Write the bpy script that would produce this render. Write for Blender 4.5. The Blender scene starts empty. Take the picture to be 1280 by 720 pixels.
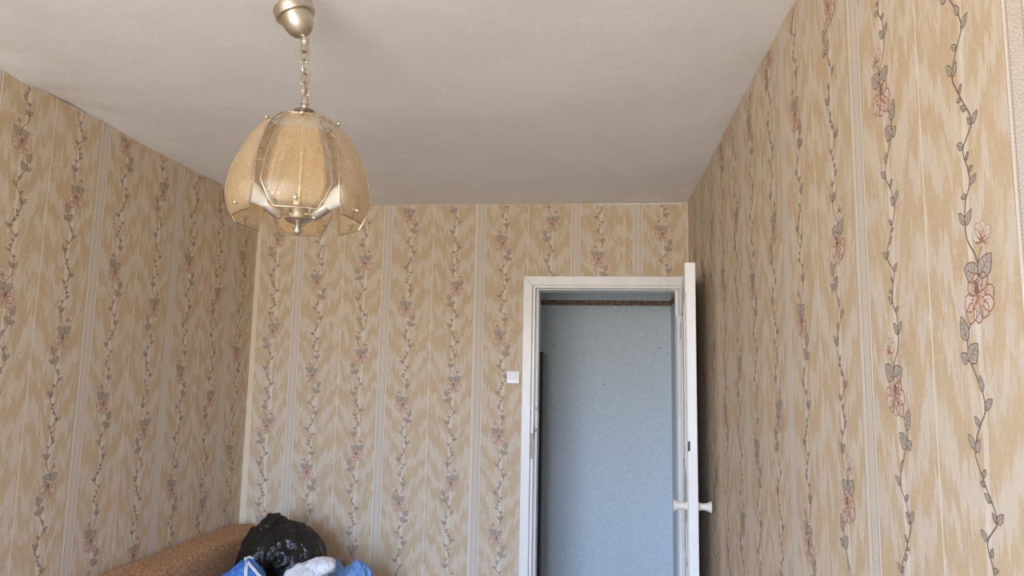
import bpy, bmesh, math, random
from mathutils import Vector, Matrix, noise
R = random.Random(7)
sc = bpy.context.scene
COL = sc.collection
pi = math.pi

# ------------------------------------------------------------------ camera
yaw, pitch, roll = 0.1123, 0.1287, 0.0192
fw = Vector((-math.sin(yaw)*math.cos(pitch), math.cos(yaw)*math.cos(pitch), math.sin(pitch)))
rt = Vector((math.cos(yaw), math.sin(yaw), 0)); up = rt.cross(fw)
r2 = rt*math.cos(roll)+up*math.sin(roll); u2 = -rt*math.sin(roll)+up*math.cos(roll)
cam = bpy.data.cameras.new('camera'); cam.lens = 904.4/1280*36; cam.sensor_width = 36
cam.clip_start = .05
co = bpy.data.objects.new('camera', cam); COL.objects.link(co)
M = Matrix((r2, u2, -fw)).transposed().to_4x4(); M.translation = (1.9403, 0, 1.5071)
co.matrix_world = M; sc.camera = co

# ------------------------------------------------------------------ room numbers (metres)
W, D, H = 2.455, 3.948, 2.5        # left wall x=0, right wall x=W, far wall y=D, ceiling z=H
YW = -1.45                          # window wall behind the camera
WT = .18                           # far wall thickness
HY = 5.15                          # hallway far wall
WX0, WX1, WZ0, WZ1 = .25, 1.95, .80, 2.3

# ------------------------------------------------------------------ world, light, exposure
world = bpy.data.worlds.new('daylight'); sc.world = world; world.use_nodes = True
nt = world.node_tree; nt.nodes.clear()
wo = nt.nodes.new('ShaderNodeOutputWorld'); bg = nt.nodes.new('ShaderNodeBackground')
tc = nt.nodes.new('ShaderNodeTexCoord'); sx = nt.nodes.new('ShaderNodeSeparateXYZ'); cr = nt.nodes.new('ShaderNodeValToRGB')
mr = nt.nodes.new('ShaderNodeMapRange'); mr.inputs[1].default_value = -1; mr.inputs[2].default_value = 1
nt.links.new(tc.outputs['Generated'], sx.inputs[0]); nt.links.new(sx.outputs[2], mr.inputs[0]); nt.links.new(mr.outputs[0], cr.inputs[0])
nt.links.new(cr.outputs[0], bg.inputs[0]); nt.links.new(bg.outputs[0], wo.inputs[0])
e = cr.color_ramp.elements
e[0].position = 0; e[0].color = (1.12, 1.08, 1.02, 1)
e[1].position = 1; e[1].color = (.95, 1.6, 2.9, 1)
for pos, c in ((.48, (1.12, 1.08, 1.02, 1)), (.505, (1.05, 1.12, 1.2, 1)), (.56, (1.25, 1.75, 2.6, 1))):
    q = e.new(pos); q.color = c
bg.inputs[1].default_value = 12.0
al = bpy.data.lights.new('window_portal', 'AREA'); al.shape = 'RECTANGLE'; al.size = WX1-WX0; al.size_y = WZ1-WZ0
al.cycles.is_portal = True
ao = bpy.data.objects.new('window_portal', al); COL.objects.link(ao)
ao.location = ((WX0+WX1)/2, YW-.01, (WZ0+WZ1)/2); ao.rotation_euler = (pi/2, 0, 0)   # faces +Y, into the room
sc.view_settings.view_transform = 'Standard'; sc.view_settings.look = 'None'
sc.view_settings.exposure = 0.16; sc.view_settings.gamma = 1; sc.view_settings.use_curve_mapping = False
sc.cycles.max_bounces = 12; sc.cycles.diffuse_bounces = 6; sc.cycles.transparent_max_bounces = 16

# ------------------------------------------------------------------ materials
class NT:
    def __init__(s, name):
        s.m = bpy.data.materials.new(name); s.m.use_nodes = True; s.t = s.m.node_tree; s.b = s.t.nodes['Principled BSDF']
    def n(s, ty, **k):
        o = s.t.nodes.new(ty)
        for a, v in k.items(): setattr(o, a, v)
        return o
    def put(s, sock, v):
        if isinstance(v, bpy.types.NodeSocket): s.t.links.new(v, sock)
        elif isinstance(v, tuple) and len(v) == 3 and sock.type == 'RGBA': sock.default_value = (*v, 1)
        else: sock.default_value = v
    def ma(s, op, a, b=None, c=None, clamp=False):
        o = s.n('ShaderNodeMath', operation=op, use_clamp=clamp)
        s.put(o.inputs[0], a)
        if b is not None: s.put(o.inputs[1], b)
        if c is not None: s.put(o.inputs[2], c)
        return o.outputs[0]
    def mix(s, f, a, b):
        o = s.n('ShaderNodeMix', data_type='RGBA'); s.put(o.inputs[0], f); s.put(o.inputs[6], a); s.put(o.inputs[7], b); return o.outputs[2]
    def noise(s, vec, scale, detail=2, rough=.5):
        o = s.n('ShaderNodeTexNoise'); s.put(o.inputs['Vector'], vec); o.inputs['Scale'].default_value = scale
        o.inputs['Detail'].default_value = detail; o.inputs['Roughness'].default_value = rough; return o.outputs[0]
    def xyz(s, x, y, z=0.0):
        o = s.n('ShaderNodeCombineXYZ'); s.put(o.inputs[0], x); s.put(o.inputs[1], y); s.put(o.inputs[2], z); return o.outputs[0]
    def co(s, which='Object'): return s.n('ShaderNodeTexCoord').outputs[which]
    def smooth(s, v, a, b):
        o = s.n('ShaderNodeMapRange', interpolation_type='SMOOTHSTEP'); s.put(o.inputs[0], v); o.inputs[1].default_value = a; o.inputs[2].default_value = b; return o.outputs[0]
    def bump(s, h, strength, dist=.002):
        o = s.n('ShaderNodeBump'); o.inputs['Strength'].default_value = strength; o.inputs['Distance'].default_value = dist
        s.put(o.inputs['Height'], h); s.t.links.new(o.outputs[0], s.b.inputs['Normal'])

def plain(name, c, rough=.5, metal=0, var=.08, scale=8, bump=0, bscale=60, spec=None):
    k = NT(name); v = k.co()
    f = k.noise(v, scale, 4)
    k.put(k.b.inputs['Base Color'], k.mix(f, tuple(x*(1-var) for x in c), tuple(min(1, x*(1+var)) for x in c)))
    k.b.inputs['Roughness'].default_value = rough; k.b.inputs['Metallic'].default_value = metal
    if spec is not None: k.b.inputs['Specular IOR Level'].default_value = spec
    if bump: k.bump(k.noise(v, bscale, 4), bump)
    return k.m

def wallpaper():
    k = NT('wallpaper_flame_stripe')
    uv = k.n('ShaderNodeSeparateXYZ'); k.t.links.new(k.co('UV'), uv.inputs[0]); u, v = uv.outputs[0], uv.outputs[1]
    d = k.ma('PINGPONG', u, .265)                      # 0 at lace stripe, .265 at the thin seam line
    a = k.ma('ABSOLUTE', k.ma('SUBTRACT', d, .1325))
    h = k.ma('SUBTRACT', v, k.ma('MULTIPLY', a, 1.15))
    # ikat feathering: columns slip up and down
    n1 = k.noise(k.xyz(k.ma('MULTIPLY', u, 330.0), k.ma('MULTIPLY', v, 9.0)), 1, 3, .7)
    n2 = k.noise(k.xyz(k.ma('MULTIPLY', u, 45.0), k.ma('MULTIPLY', v, 3.0), 3.0), 1, 3, .6)
    hh = k.ma('ADD', h, k.ma('ADD', k.ma('MULTIPLY', k.ma('SUBTRACT', n1, .5), .075), k.ma('MULTIPLY', k.ma('SUBTRACT', n2, .5), .22)))
    s = k.ma('SINE', k.ma('MULTIPLY', hh, 2*pi/.1325))
    s2 = k.ma('SINE', k.ma('MULTIPLY', hh, 2*pi/.265))
    n3 = k.noise(k.xyz(k.ma('MULTIPLY', u, 24.0), k.ma('MULTIPLY', hh, 14.0), 9.0), 1, 3, .6)
    f = k.ma('ADD', k.ma('MULTIPLY', s, .19), k.ma('ADD', k.ma('MULTIPLY', s2, .08), k.ma('MULTIPLY', n3, 2.1)))
    tan = k.smooth(f, .84, 1.22)
    fine = k.noise(k.xyz(k.ma('MULTIPLY', u, 700.0), k.ma('MULTIPLY', v, 60.0), 5.0), 1, 2, .6)
    col = k.mix(tan, WP_PALE, WP_TAN)
    col = k.mix(k.ma('MULTIPLY', k.smooth(fine, .52, .62), .55), col, WP_OCHRE)
    col = k.mix(k.ma('MULTIPLY', k.smooth(fine, .46, .34), .35), col, WP_LIGHT)
    # pale lacy ribbon the vine grows along
    wig = k.ma('MULTIPLY', k.ma('SINE', k.ma('MULTIPLY', v, 2*pi/.53)), .006)
    rib = k.smooth(k.ma('ABSOLUTE', k.ma('SUBTRACT', k.ma('SUBTRACT', d, .1335), wig)), .008, .005)
    speck = k.noise(k.xyz(k.ma('MULTIPLY', u, 420.0), k.ma('MULTIPLY', v, 420.0)), 1, 2, .6)
    col = k.mix(k.ma('MULTIPLY', rib, k.ma('MULTIPLY_ADD', speck, .8, .1)), col, WP_LIGHT)
    # lace stripe with its borders
    inside = k.smooth(d, .0265, .0255)
    lace = k.mix(k.smooth(speck, .38, .62), WP_LACE2, WP_LACE)
    dash = k.ma('GREATER_THAN', k.ma('SINE', k.ma('MULTIPLY', v, 2*pi/.0055)), -.25)
    col = k.mix(inside, col, WP_PALE)
    col = k.mix(k.smooth(d, .0145, .0135), col, lace)
    wl = k.smooth(k.ma('ABSOLUTE', k.ma('SUBTRACT', d, .0225)), .0030, .0020)
    col = k.mix(k.ma('MULTIPLY', wl, k.ma('MULTIPLY_ADD', dash, .3, .7)), col, WP_LIGHT)
    gl = k.smooth(k.ma('ABSOLUTE', k.ma('SUBTRACT', d, .0160)), .0018, .0010)
    col = k.mix(k.ma('MULTIPLY', gl, k.ma('MULTIPLY_ADD', dash, .45, .45)), col, WP_GREY)
    gl2 = k.smooth(k.ma('ABSOLUTE', k.ma('SUBTRACT', d, .0262)), .0012, .0006)
    col = k.mix(k.ma('MULTIPLY', gl2, .7), col, WP_GREY)
    tl = k.smooth(d, .2618, .2632)
    col = k.mix(k.ma('MULTIPLY', tl, k.ma('MULTIPLY_ADD', dash, .25, .5)), col, WP_LIGHT)
    k.put(k.b.inputs['Base Color'], col)
    k.b.inputs['Roughness'].default_value = .62
    k.b.inputs['Specular IOR Level'].default_value = .3
    k.bump(k.ma('ADD', fine, k.ma('MULTIPLY', speck, .6)), .25, .0006)
    return k.m
WP_PALE = (.625, .535, .430); WP_TAN = (.545, .405, .255); WP_OCHRE = (.60, .465, .285)
WP_LIGHT = (.76, .69, .59); WP_LACE = (.72, .65, .56); WP_LACE2 = (.50, .42, .335); WP_GREY = (.33, .26, .20)
m_paper = wallpaper()
m_margin = plain('bare_paper_margin', (.70, .59, .43), .7, var=.08, scale=14)
m_stem = plain('print_stem', (.20, .135, .105), .6, var=.2, scale=40)
m_leaf = plain('print_leaf', (.44, .37, .295), .6, var=.2, scale=120)
m_line = plain('print_outline', (.19, .13, .105), .6, var=.2, scale=60)
m_petal = plain('print_petal', (.60, .43, .32), .6, var=.14, scale=90)
m_petal2 = plain('print_petal_pale', (.64, .525, .425), .6, var=.1, scale=90)
m_rust = plain('print_rust', (.37, .17, .105), .6, var=.25, scale=60)
m_heart = plain('print_heart', (.27, .18, .155), .6, var=.2, scale=60)

def ceiling_mat():
    k = NT('whitewashed_plaster'); v = k.co()
    n1 = k.noise(v, 1.6, 4, .6); n2 = k.noise(v, 40, 5, .7); n3 = k.noise(v, 7, 5, .6)
    c = k.mix(k.smooth(n1, .3, .7), (.80, .785, .775), (.86, .85, .84))
    c = k.mix(k.ma('MULTIPLY', k.smooth(n3, .45, .75), .35), c, (.77, .74, .72))
    k.put(k.b.inputs['Base Color'], c); k.b.inputs['Roughness'].default_value = .9
    k.bump(k.ma('ADD', k.ma('MULTIPLY', n3, 2.0), k.ma('MULTIPLY', n2, .5)), .35, .004)
    return k.m
m_ceil = ceiling_mat()

def paint_mat():
    k = NT('old_white_enamel'); v = k.co()
    st = k.n('ShaderNodeMapping'); k.t.links.new(v, st.inputs[0]); st.inputs['Scale'].default_value = (6, 6, 2.5)
    n1 = k.noise(st.outputs[0], 1, 4, .6); n2 = k.noise(v, 9, 5, .65)
    c = k.mix(k.smooth(n1, .35, .7), (.84, .83, .81), (.78, .755, .72))
    c = k.mix(k.ma('MULTIPLY', k.smooth(n2, .64, .76), .35), c, (.45, .37, .28))
    k.put(k.b.inputs['Base Color'], c); k.b.inputs['Roughness'].default_value = .35
    k.bump(k.ma('ADD', n1, n2), .12, .002)
    return k.m
m_paint = paint_mat()
m_paintdirt = plain('grubby_enamel', (.42, .38, .31), .5, var=.2, scale=12)
m_white = plain('white_plastic', (.82, .82, .80), .3, var=.03)
m_knob = plain('ivory_plastic_knob', (.82, .78, .68), .25, var=.05)
m_dark = plain('dark_rust', (.05, .035, .025), .6, var=.3, scale=30)
m_black = plain('black_wood_edge', (.012, .010, .009), .6, var=.3)
m_brownw = plain('dark_brown_wood', (.11, .085, .06), .5, var=.3, scale=10)

def hall_mat():
    k = NT('hall_grey_blue_paper'); v = k.co()
    n = k.noise(v, 55, 4, .75); n2 = k.noise(v, 1.4, 3)
    c = k.mix(k.smooth(n, .35, .68), (.68, .75, .785), (.80, .85, .875))
    c = k.mix(k.ma('MULTIPLY', n2, .25), c, (.62, .68, .72))
    k.put(k.b.inputs['Base Color'], c); k.b.inputs['Roughness'].default_value = .55
    k.bump(n, .4, .002)
    return k.m
m_hall = hall_mat()
def border_mat():
    k = NT('brown_border_paper'); v = k.co()
    n = k.noise(v, 55, 4, .7)
    c = k.mix(k.smooth(n, .42, .6), (.16, .085, .05), (.34, .24, .16))
    k.put(k.b.inputs['Base Color'], c); k.b.inputs['Roughness'].default_value = .6
    return k.m
m_border = border_mat()
def floor_mat():
    k = NT('pale_worn_boards'); s = k.n('ShaderNodeSeparateXYZ'); k.t.links.new(k.co(), s.inputs[0])
    g = k.noise(k.xyz(k.ma('MULTIPLY', s.outputs[0], 60.0), k.ma('MULTIPLY', s.outputs[1], 3.0)), 1, 4)
    k.put(k.b.inputs['Base Color'], k.mix(g, (.40, .30, .21), (.50, .39, .28))); k.b.inputs['Roughness'].default_value = .4
    return k.m
m_floor = floor_mat()
def plush_mat():
    k = NT('brown_speckled_plush'); v = k.co()
    n = k.noise(v, 110, 3, .75); n2 = k.noise(v, 320, 2, .6)
    s = k.n('ShaderNodeSeparateXYZ'); k.t.links.new(v, s.inputs[0])
    rid = k.ma('SINE', k.ma('MULTIPLY', s.outputs[1], 520.0))
    c = k.mix(k.smooth(n, .40, .60), (.27, .125, .06), (.62, .36, .19))
    c = k.mix(k.ma('MULTIPLY', k.smooth(n2, .55, .7), .5), c, (.72, .48, .29))
    k.put(k.b.inputs['Base Color'], c); k.b.inputs['Roughness'].default_value = .95
    k.bump(k.ma('ADD', k.ma('MULTIPLY', n, 1.5), k.ma('MULTIPLY', rid, .25)), .8, .004)
    return k.m
m_plush = plush_mat()
def brass_mat():
    k = NT('brushed_antique_nickel'); v = k.co()
    n = k.noise(v, 90, 3)
    k.put(k.b.inputs['Base Color'], k.mix(n, (.54, .48, .39), (.70, .64, .54)))
    k.b.inputs['Metallic'].default_value = 1; k.b.inputs['Roughness'].default_value = .33
    return k.m
m_brass = brass_mat()
m_wire = plain('dull_gold_wire', (.60, .50, .36), .3, 1, var=.1)
m_capbrown = plain('tarnished_cap', (.16, .11, .08), .45, .7, var=.2)
m_bulb = plain('white_opal_bulb', (.88, .88, .87), .25, var=.02)
m_cord = plain('black_cord', (.02, .02, .02), .5)
def glass_mat():
    k = NT('amber_etched_glass'); uv = k.n('ShaderNodeSeparateXYZ'); k.t.links.new(k.co('UV'), uv.inputs[0])
    edge = uv.outputs[0]                                  # distance to the rim in metres, stored in U
    v = k.co()
    n = k.noise(v, 230, 3, .8)
    vo = k.n('ShaderNodeTexVoronoi', feature='DISTANCE_TO_EDGE'); k.t.links.new(v, vo.inputs['Vector']); vo.inputs['Scale'].default_value = 75
    crack = k.smooth(vo.outputs[0], .06, .0)
    body = k.smooth(edge, .010, .013)
    tr = k.n('ShaderNodeBsdfTransparent'); k.put(tr.inputs[0], k.mix(body, (.93, .88, .80), (.97, .93, .84)))
    gl = k.n('ShaderNodeBsdfGlossy'); gl.inputs['Roughness'].default_value = .12
    tl = k.n('ShaderNodeBsdfTranslucent'); k.put(tl.inputs[0], k.mix(k.ma('MULTIPLY', crack, .35), (.92, .80, .60), (.55, .38, .2)))
    df = k.n('ShaderNodeBsdfDiffuse'); k.put(df.inputs[0], k.mix(k.ma('MULTIPLY', crack, .35), (.92, .66, .36), (.45, .31, .17)))
    bp = k.n('ShaderNodeBump'); bp.inputs['Strength'].default_value = .6; bp.inputs['Distance'].default_value = .001
    k.put(bp.inputs['Height'], k.ma('ADD', n, crack))
    for q in (gl, tl, df): k.t.links.new(bp.outputs[0], q.inputs['Normal'])
    def mx(f, a, b):
        o = k.n('ShaderNodeMixShader'); k.put(o.inputs[0], f); k.t.links.new(a, o.inputs[1]); k.t.links.new(b, o.inputs[2]); return o.outputs[0]
    frost = mx(.5, tl.outputs[0], df.outputs[0])
    lw = k.n('ShaderNodeLayerWeight'); lw.inputs['Blend'].default_value = .25
    amt = k.ma('ADD', k.ma('MULTIPLY', body, k.ma('MULTIPLY_ADD', k.smooth(k.noise(v, 160, 3, .7), .38, .62), .12, .14)), k.ma('MULTIPLY', lw.outputs['Facing'], .85), clamp=True)
    base = mx(amt, tr.outputs[0], frost)
    fin = mx(k.ma('MULTIPLY_ADD', lw.outputs['Fresnel'], .35, .03, clamp=True), base, gl.outputs[0])
    k.t.links.new(fin, k.t.nodes['Material Output'].inputs[0])
    return k.m
m_glass = glass_mat()
def bag_mat(name, c, rough, trans=0, bscale=28, bstr=.5, var=.15):
    k = NT(name); v = k.co()
    n = k.noise(v, bscale, 5, .65); n2 = k.noise(v, 5, 3)
    k.put(k.b.inputs['Base Color'], k.mix(n2, tuple(x*(1-var) for x in c), tuple(min(1, x*(1+var)) for x in c)))
    k.b.inputs['Roughness'].default_value = rough
    rg = k.ma('SUBTRACT', 1.0, k.ma('MULTIPLY', k.ma('ABSOLUTE', k.ma('SUBTRACT', n, .5)), 6.0), clamp=True)
    k.bump(k.ma('ADD', rg, n), bstr, .006)
    if trans: k.b.inputs['Subsurface Weight'].default_value = trans; k.b.inputs['Subsurface Radius'].default_value = (.02, .02, .03); k.b.inputs['Subsurface Scale'].default_value = .5
    return k.m
m_bagk = bag_mat('black_bin_liner', (.010, .010, .011), .13, bscale=11, bstr=.6)
m_bagb = bag_mat('blue_film', (.07, .22, .60), .3, .2)
m_bagb2 = bag_mat('pale_blue_film', (.17, .34, .70), .3, .2)
m_bagw = bag_mat('white_film', (.70, .71, .76), .32, .2, bstr=.35, var=.05)

# ------------------------------------------------------------------ mesh helpers
class MB:
    def __init__(s): s.v = []; s.f = []; s.mi = []; s.uv = None
    def add(s, vs, fs, mi=0):
        o = len(s.v); s.v += [tuple(q) for q in vs]; s.f += [tuple(i+o for i in f) for f in fs]; s.mi += [mi]*len(fs); return s
    def box(s, a, b, mi=0):
        (x0, y0, z0), (x1, y1, z1) = a, b
        return s.add([(x0,y0,z0),(x1,y0,z0),(x1,y1,z0),(x0,y1,z0),(x0,y0,z1),(x1,y0,z1),(x1,y1,z1),(x0,y1,z1)],
              [(0,3,2,1),(4,5,6,7),(0,1,5,4),(1,2,6,5),(2,3,7,6),(3,0,4,7)], mi)
    def tube(s, pts, r, n=8, closed=False, mi=0, caps=True):
        pts = [Vector(q) for q in pts]; m = len(pts); rs = r if isinstance(r, (list, tuple)) else [r]*m
        vs = []; prev = None
        for i in range(m):
            if closed: t = pts[(i+1) % m]-pts[i-1]
            else: t = pts[min(i+1, m-1)]-pts[max(i-1, 0)]
            t.normalize()
            if prev is None:
                a = Vector((0, 0, 1)) if abs(t.z) < .9 else Vector((1, 0, 0)); nn = t.cross(a).normalized()
            else:
                nn = (prev-t*prev.dot(t)).normalized()
            prev = nn; bb = t.cross(nn)
            for k in range(n):
                an = 2*pi*k/n; vs.append(pts[i]+(nn*math.cos(an)+bb*math.sin(an))*rs[i])
        fs = []
        for i in range(m if closed else m-1):
            j = (i+1) % m
            for k in range(n): fs.append((i*n+k, i*n+(k+1) % n, j*n+(k+1) % n, j*n+k))
        if caps and not closed: fs += [tuple(range(n))[::-1], tuple((m-1)*n+k for k in range(n))]
        return s.add(vs, fs, mi)
    def lathe(s, prof, n=32, mat=None, mi=0):
        mat = mat or Matrix(); vs = []; fs = []; m = len(prof)
        for (r, z) in prof:
            for k in range(n): vs.append(mat @ Vector((r*math.cos(2*pi*k/n), r*math.sin(2*pi*k/n), z)))
        for i in range(m-1):
            for k in range(n): fs.append((i*n+k, i*n+(k+1) % n, (i+1)*n+(k+1) % n, (i+1)*n+k))
        if prof[0][0] > 1e-5: fs.append(tuple(range(n))[::-1])
        if prof[-1][0] > 1e-5: fs.append(tuple((m-1)*n+k for k in range(n)))
        return s.add(vs, fs, mi)
    def ball(s, c, r, n=16, mi=0):
        return s.lathe([(max(1e-4, r*math.sin(pi*i/10)), -r*math.cos(pi*i/10)) for i in range(11)], n, Matrix.Translation(c), mi)
    def build(s, name, mats, parent=None, smooth=False, bevel=0, auto=None):
        me = bpy.data.meshes.new(name); me.from_pydata(s.v, [], s.f)
        for m in (mats if isinstance(mats, (list, tuple)) else [mats]): me.materials.append(m)
        me.polygons.foreach_set('material_index', s.mi)
        if smooth: me.polygons.foreach_set('use_smooth', [True]*len(s.f))
        me.update()
        o = bpy.data.objects.new(name, me); COL.objects.link(o)
        if parent: o.parent = parent
        if bevel:
            b = o.modifiers.new('bevel', 'BEVEL'); b.width = bevel; b.segments = 2; b.limit_method = 'ANGLE'
        if smooth:
            try: me.set_sharp_from_angle(angle=math.radians(42))
            except Exception: pass
        return o
def tag(o, label=None, cat=None, group=None, kind=None):
    if label: o['label'] = label
    if cat: o['category'] = cat
    if group: o['group'] = group
    if kind: o['kind'] = kind
    return o
def empty(name, loc=(0, 0, 0)):
    o = bpy.data.objects.new(name, None); COL.objects.link(o); o.location = loc; o.empty_display_size = .1; return o
def box(a, b): return MB().box(a, b)

# ------------------------------------------------------------------ structure
w_left = tag(MB().box((-.15, YW-.2, 0), (-.001, D+WT, H)).build('wall_left', m_margin), 'left room wall papered in beige flame stripes with flower vines', 'wall', kind='structure')
w_right = tag(MB().box((W+.001, YW-.2, 0), (W+.15, D+WT, H)).build('wall_right', m_margin), 'right room wall papered in beige stripes, behind the open door', 'wall', kind='structure')
OX0, OX1, OZ = 1.611, 2.408, 2.034            # rough opening in the far wall
w_back = tag(MB().box((-.15, D+.001, 0), (OX0, D+WT, H)).box((OX1, D+.001, 0), (W+.15, D+WT, H)).box((OX0, D+.001, OZ), (OX1, D+WT, H)).build('wall_back', m_margin),
             'far papered wall with the doorway in its right half', 'wall', kind='structure')
w_front = tag(MB().box((-.15, YW-.2, 0), (WX0, YW, H)).box((WX1, YW-.2, 0), (W+.15, YW, H)).box((WX0, YW-.2, 0), (WX1, YW, WZ0)).box((WX0, YW-.2, WZ1), (WX1, YW, H)).build('wall_front', m_margin),
              'papered window wall behind the viewer', 'wall', kind='structure')
# window frame behind the camera
wf = MB()
for a, b in (((WX0, YW-.14, WZ0), (WX0+.05, YW-.08, WZ1)), ((WX1-.05, YW-.14, WZ0), (WX1, YW-.08, WZ1)), ((WX0, YW-.14, WZ0), (WX1, YW-.08, WZ0+.05)), ((WX0, YW-.14, WZ1-.05), (WX1, YW-.08, WZ1)), ((1.2, YW-.14, WZ0), (1.27, YW-.08, WZ1))): wf.box(a, b)
win = tag(wf.build('window_1', m_paint, bevel=.004), 'white wooden window frame behind the viewer', 'window', kind='structure')
MB().box((WX0-.05, YW-.18, WZ0-.04), (WX1+.05, YW+.12, WZ0)).build('window_sill', m_paint, win, bevel=.004)

tag(MB().box((-.2, YW-.2, -.12), (W+.9, HY+.15, 0)).build('floor', m_floor), 'pale brown board floor', 'floor', kind='structure')

# ceiling: a fine grid whose plaster swells a little along the side walls
mb = MB(); nx, ny = 90, 150; x0, x1, y0, y1 = -.1, W+.1, YW-.1, D+.05
vs = []
for j in range(ny+1):
    for i in range(nx+1):
        x = x0+(x1-x0)*i/nx; y = y0+(y1-y0)*j/ny
        el = math.exp(-max(0, x)/.16); er = math.exp(-max(0, W-x)/.10)
        dz = (noise.noise(Vector((x*9, y*3.0, 0)))*.014+noise.noise(Vector((x*26, y*9, 5)))*.009)*el
        dz += noise.noise(Vector((x*10, y*5, 3)))*.010*er
        dz += noise.noise(Vector((x*1.3, y*1.1, 8)))*.004
        s = (x+y*.9); dz += .0022*math.sin(s*9+noise.noise(Vector((x, y, 1)))*4)*max(0, 1-x/1.3)
        vs.append((x, y, H+dz))
fs = [(j*(nx+1)+i, (j+1)*(nx+1)+i, (j+1)*(nx+1)+i+1, j*(nx+1)+i+1) for j in range(ny) for i in range(nx)]
mb.add(vs, fs); mb.box((x0, y0, H+.03), (x1, y1, H+.15))
ceil = tag(mb.build('ceiling', m_ceil, smooth=True), 'off-white whitewashed plaster ceiling', 'ceiling', kind='structure')
def flake(x, y, s, seed):
    rr = random.Random(seed); n = 9; b = MB(); vs = [(x, y, H-.0022)]
    for k in range(n):
        a = 2*pi*k/n; r = s*(.5+rr.random()*.6); vs.append((x+r*.6*math.cos(a), y+r*math.sin(a), H-.0005-rr.random()*.001))
    for k in range(n): vs.append((vs[k+1][0], vs[k+1][1], H+.006))
    f = [(0, 1+(k+1) % n, 1+k) for k in range(n)]+[(1+k, 1+(k+1) % n, 1+n+(k+1) % n, 1+n+k) for k in range(n)]
    return b.add(vs, f)
for i, (x, y, s) in enumerate(((.16, 2.25, .014), (.20, 2.75, .008), (2.33, 2.95, .012), (2.40, 3.72, .010))):
    flake(x, y, s, i).build('plaster_flake', m_ceil, ceil)

# ------------------------------------------------------------------ wallpaper print: one repeat of the vine (0.53 m), drawn in metres
S = .000737
G = 1.12      # drawing size of leaves and petals
def P(x, y): return ((x-595)*S, (380-y)*S)
class Print:
    def __init__(s): s.v = []; s.f = []; s.mi = []
    def poly(s, pts, mi, z):
        s.k = getattr(s, 'k', 0)+1; z += .0000035*(s.k % 90)
        o = len(s.v); cx = sum(q[0] for q in pts)/len(pts); cy = sum(q[1] for q in pts)/len(pts)
        s.v.append((cx, cy, z)); s.v += [(q[0], q[1], z) for q in pts]; n = len(pts)
        for k in range(n): s.f.append((o, o+1+k, o+1+(k+1) % n)); s.mi.append(mi)
    def line(s, pts, w, mi, z, closed=False, taper=False):
        s.k = getattr(s, 'k', 0)+1; z += .0000035*(s.k % 90)
        n = len(pts); o = len(s.v)
        for i, q in enumerate(pts):
            a = pts[(i+1) % n] if closed or i < n-1 else pts[i]; b = pts[i-1] if closed or i > 0 else pts[i]
            dx, dy = a[0]-b[0], a[1]-b[1]; l = math.hypot(dx, dy) or 1; ww = w*(1 if not taper else (1-.75*i/(n-1)))
            s.v += [(q[0]-dy/l*ww/2, q[1]+dx/l*ww/2, z), (q[0]+dy/l*ww/2, q[1]-dx/l*ww/2, z)]
        for i in range(n if closed else n-1):
            j = (i+1) % n; s.f.append((o+2*i, o+2*i+1, o+2*j+1, o+2*j)); s.mi.append(mi)
    # material slots: 0 stem 1 leaf 2 outline 3 petal 4 pale petal 5 rust 6 heart
    def leaf(s, x, y, ang, L, Wd, z, rr, fill=1, veins=3):
        L *= G; Wd *= G; ca, sa = math.cos(ang), math.sin(ang)
        def T(a, b): return (x+a*ca-b*sa, y+a*sa+b*ca)
        prof = [(0, 0), (.12, .62), (.32, 1), (.55, .92), (.78, .55), (1, 0)]
        up_ = [T(a*L, b*Wd/2*(1+rr.uniform(-.12, .12))) for a, b in prof]; dn = [T(a*L, -b*Wd/2*(1+rr.uniform(-.12, .12))) for a, b in prof[1:-1]][::-1]
        ring = up_+dn
        s.poly(ring, fill, z); s.line(ring, .0016, 2, z+.0001, closed=True)
        s.line([T(0, 0), T(L*.5, Wd*.04), T(L*.95, 0)], .0016, 2, z+.0001, taper=True)
        for q in range(veins):
            a = .2+.22*q
            s.line([T(a*L, 0), T((a+.16)*L, Wd*.3)], .0008, 2, z+.0001); s.line([T(a*L, 0), T((a+.16)*L, -Wd*.3)], .0008, 2, z+.0001)
def smooth_path(pts, n=6):
    out = []
    for i in range(len(pts)-1):
        p0 = pts[max(i-1, 0)]; p1 = pts[i]; p2 = pts[i+1]; p3 = pts[min(i+2, len(pts)-1)]
        for k in range(n):
            t = k/n
            out.append(tuple(.5*((2*p1[c])+(-p0[c]+p2[c])*t+(2*p0[c]-5*p1[c]+4*p2[c]-p3[c])*t*t+(-p0[c]+3*p1[c]-3*p2[c]+p3[c])*t**3) for c in (0, 1)))
    out.append(pts[-1]); return out
def petal(pr, x, y, ang, L, Wd, fill, z, lw=.0019):
    L *= G; Wd *= G; ca, sa = math.cos(ang), math.sin(ang)
    ring = [(x+a*L*ca-b*Wd*sa, y+a*L*sa+b*Wd*ca) for a, b in ((0, 0), (.25, .30), (.6, .5), (.9, .34), (1.0, .08), (.93, -.12), (.85, -.42), (.5, -.46), (.2, -.22))]
    pr.poly(ring, fill, z); pr.line(ring[1:], lw, 5, z+.0001); pr.line([ring[0], ((ring[0][0]+ring[5][0])/2, (ring[0][1]+ring[5][1])/2)], lw*1.3, 5, z+.0001, taper=True)
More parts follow.
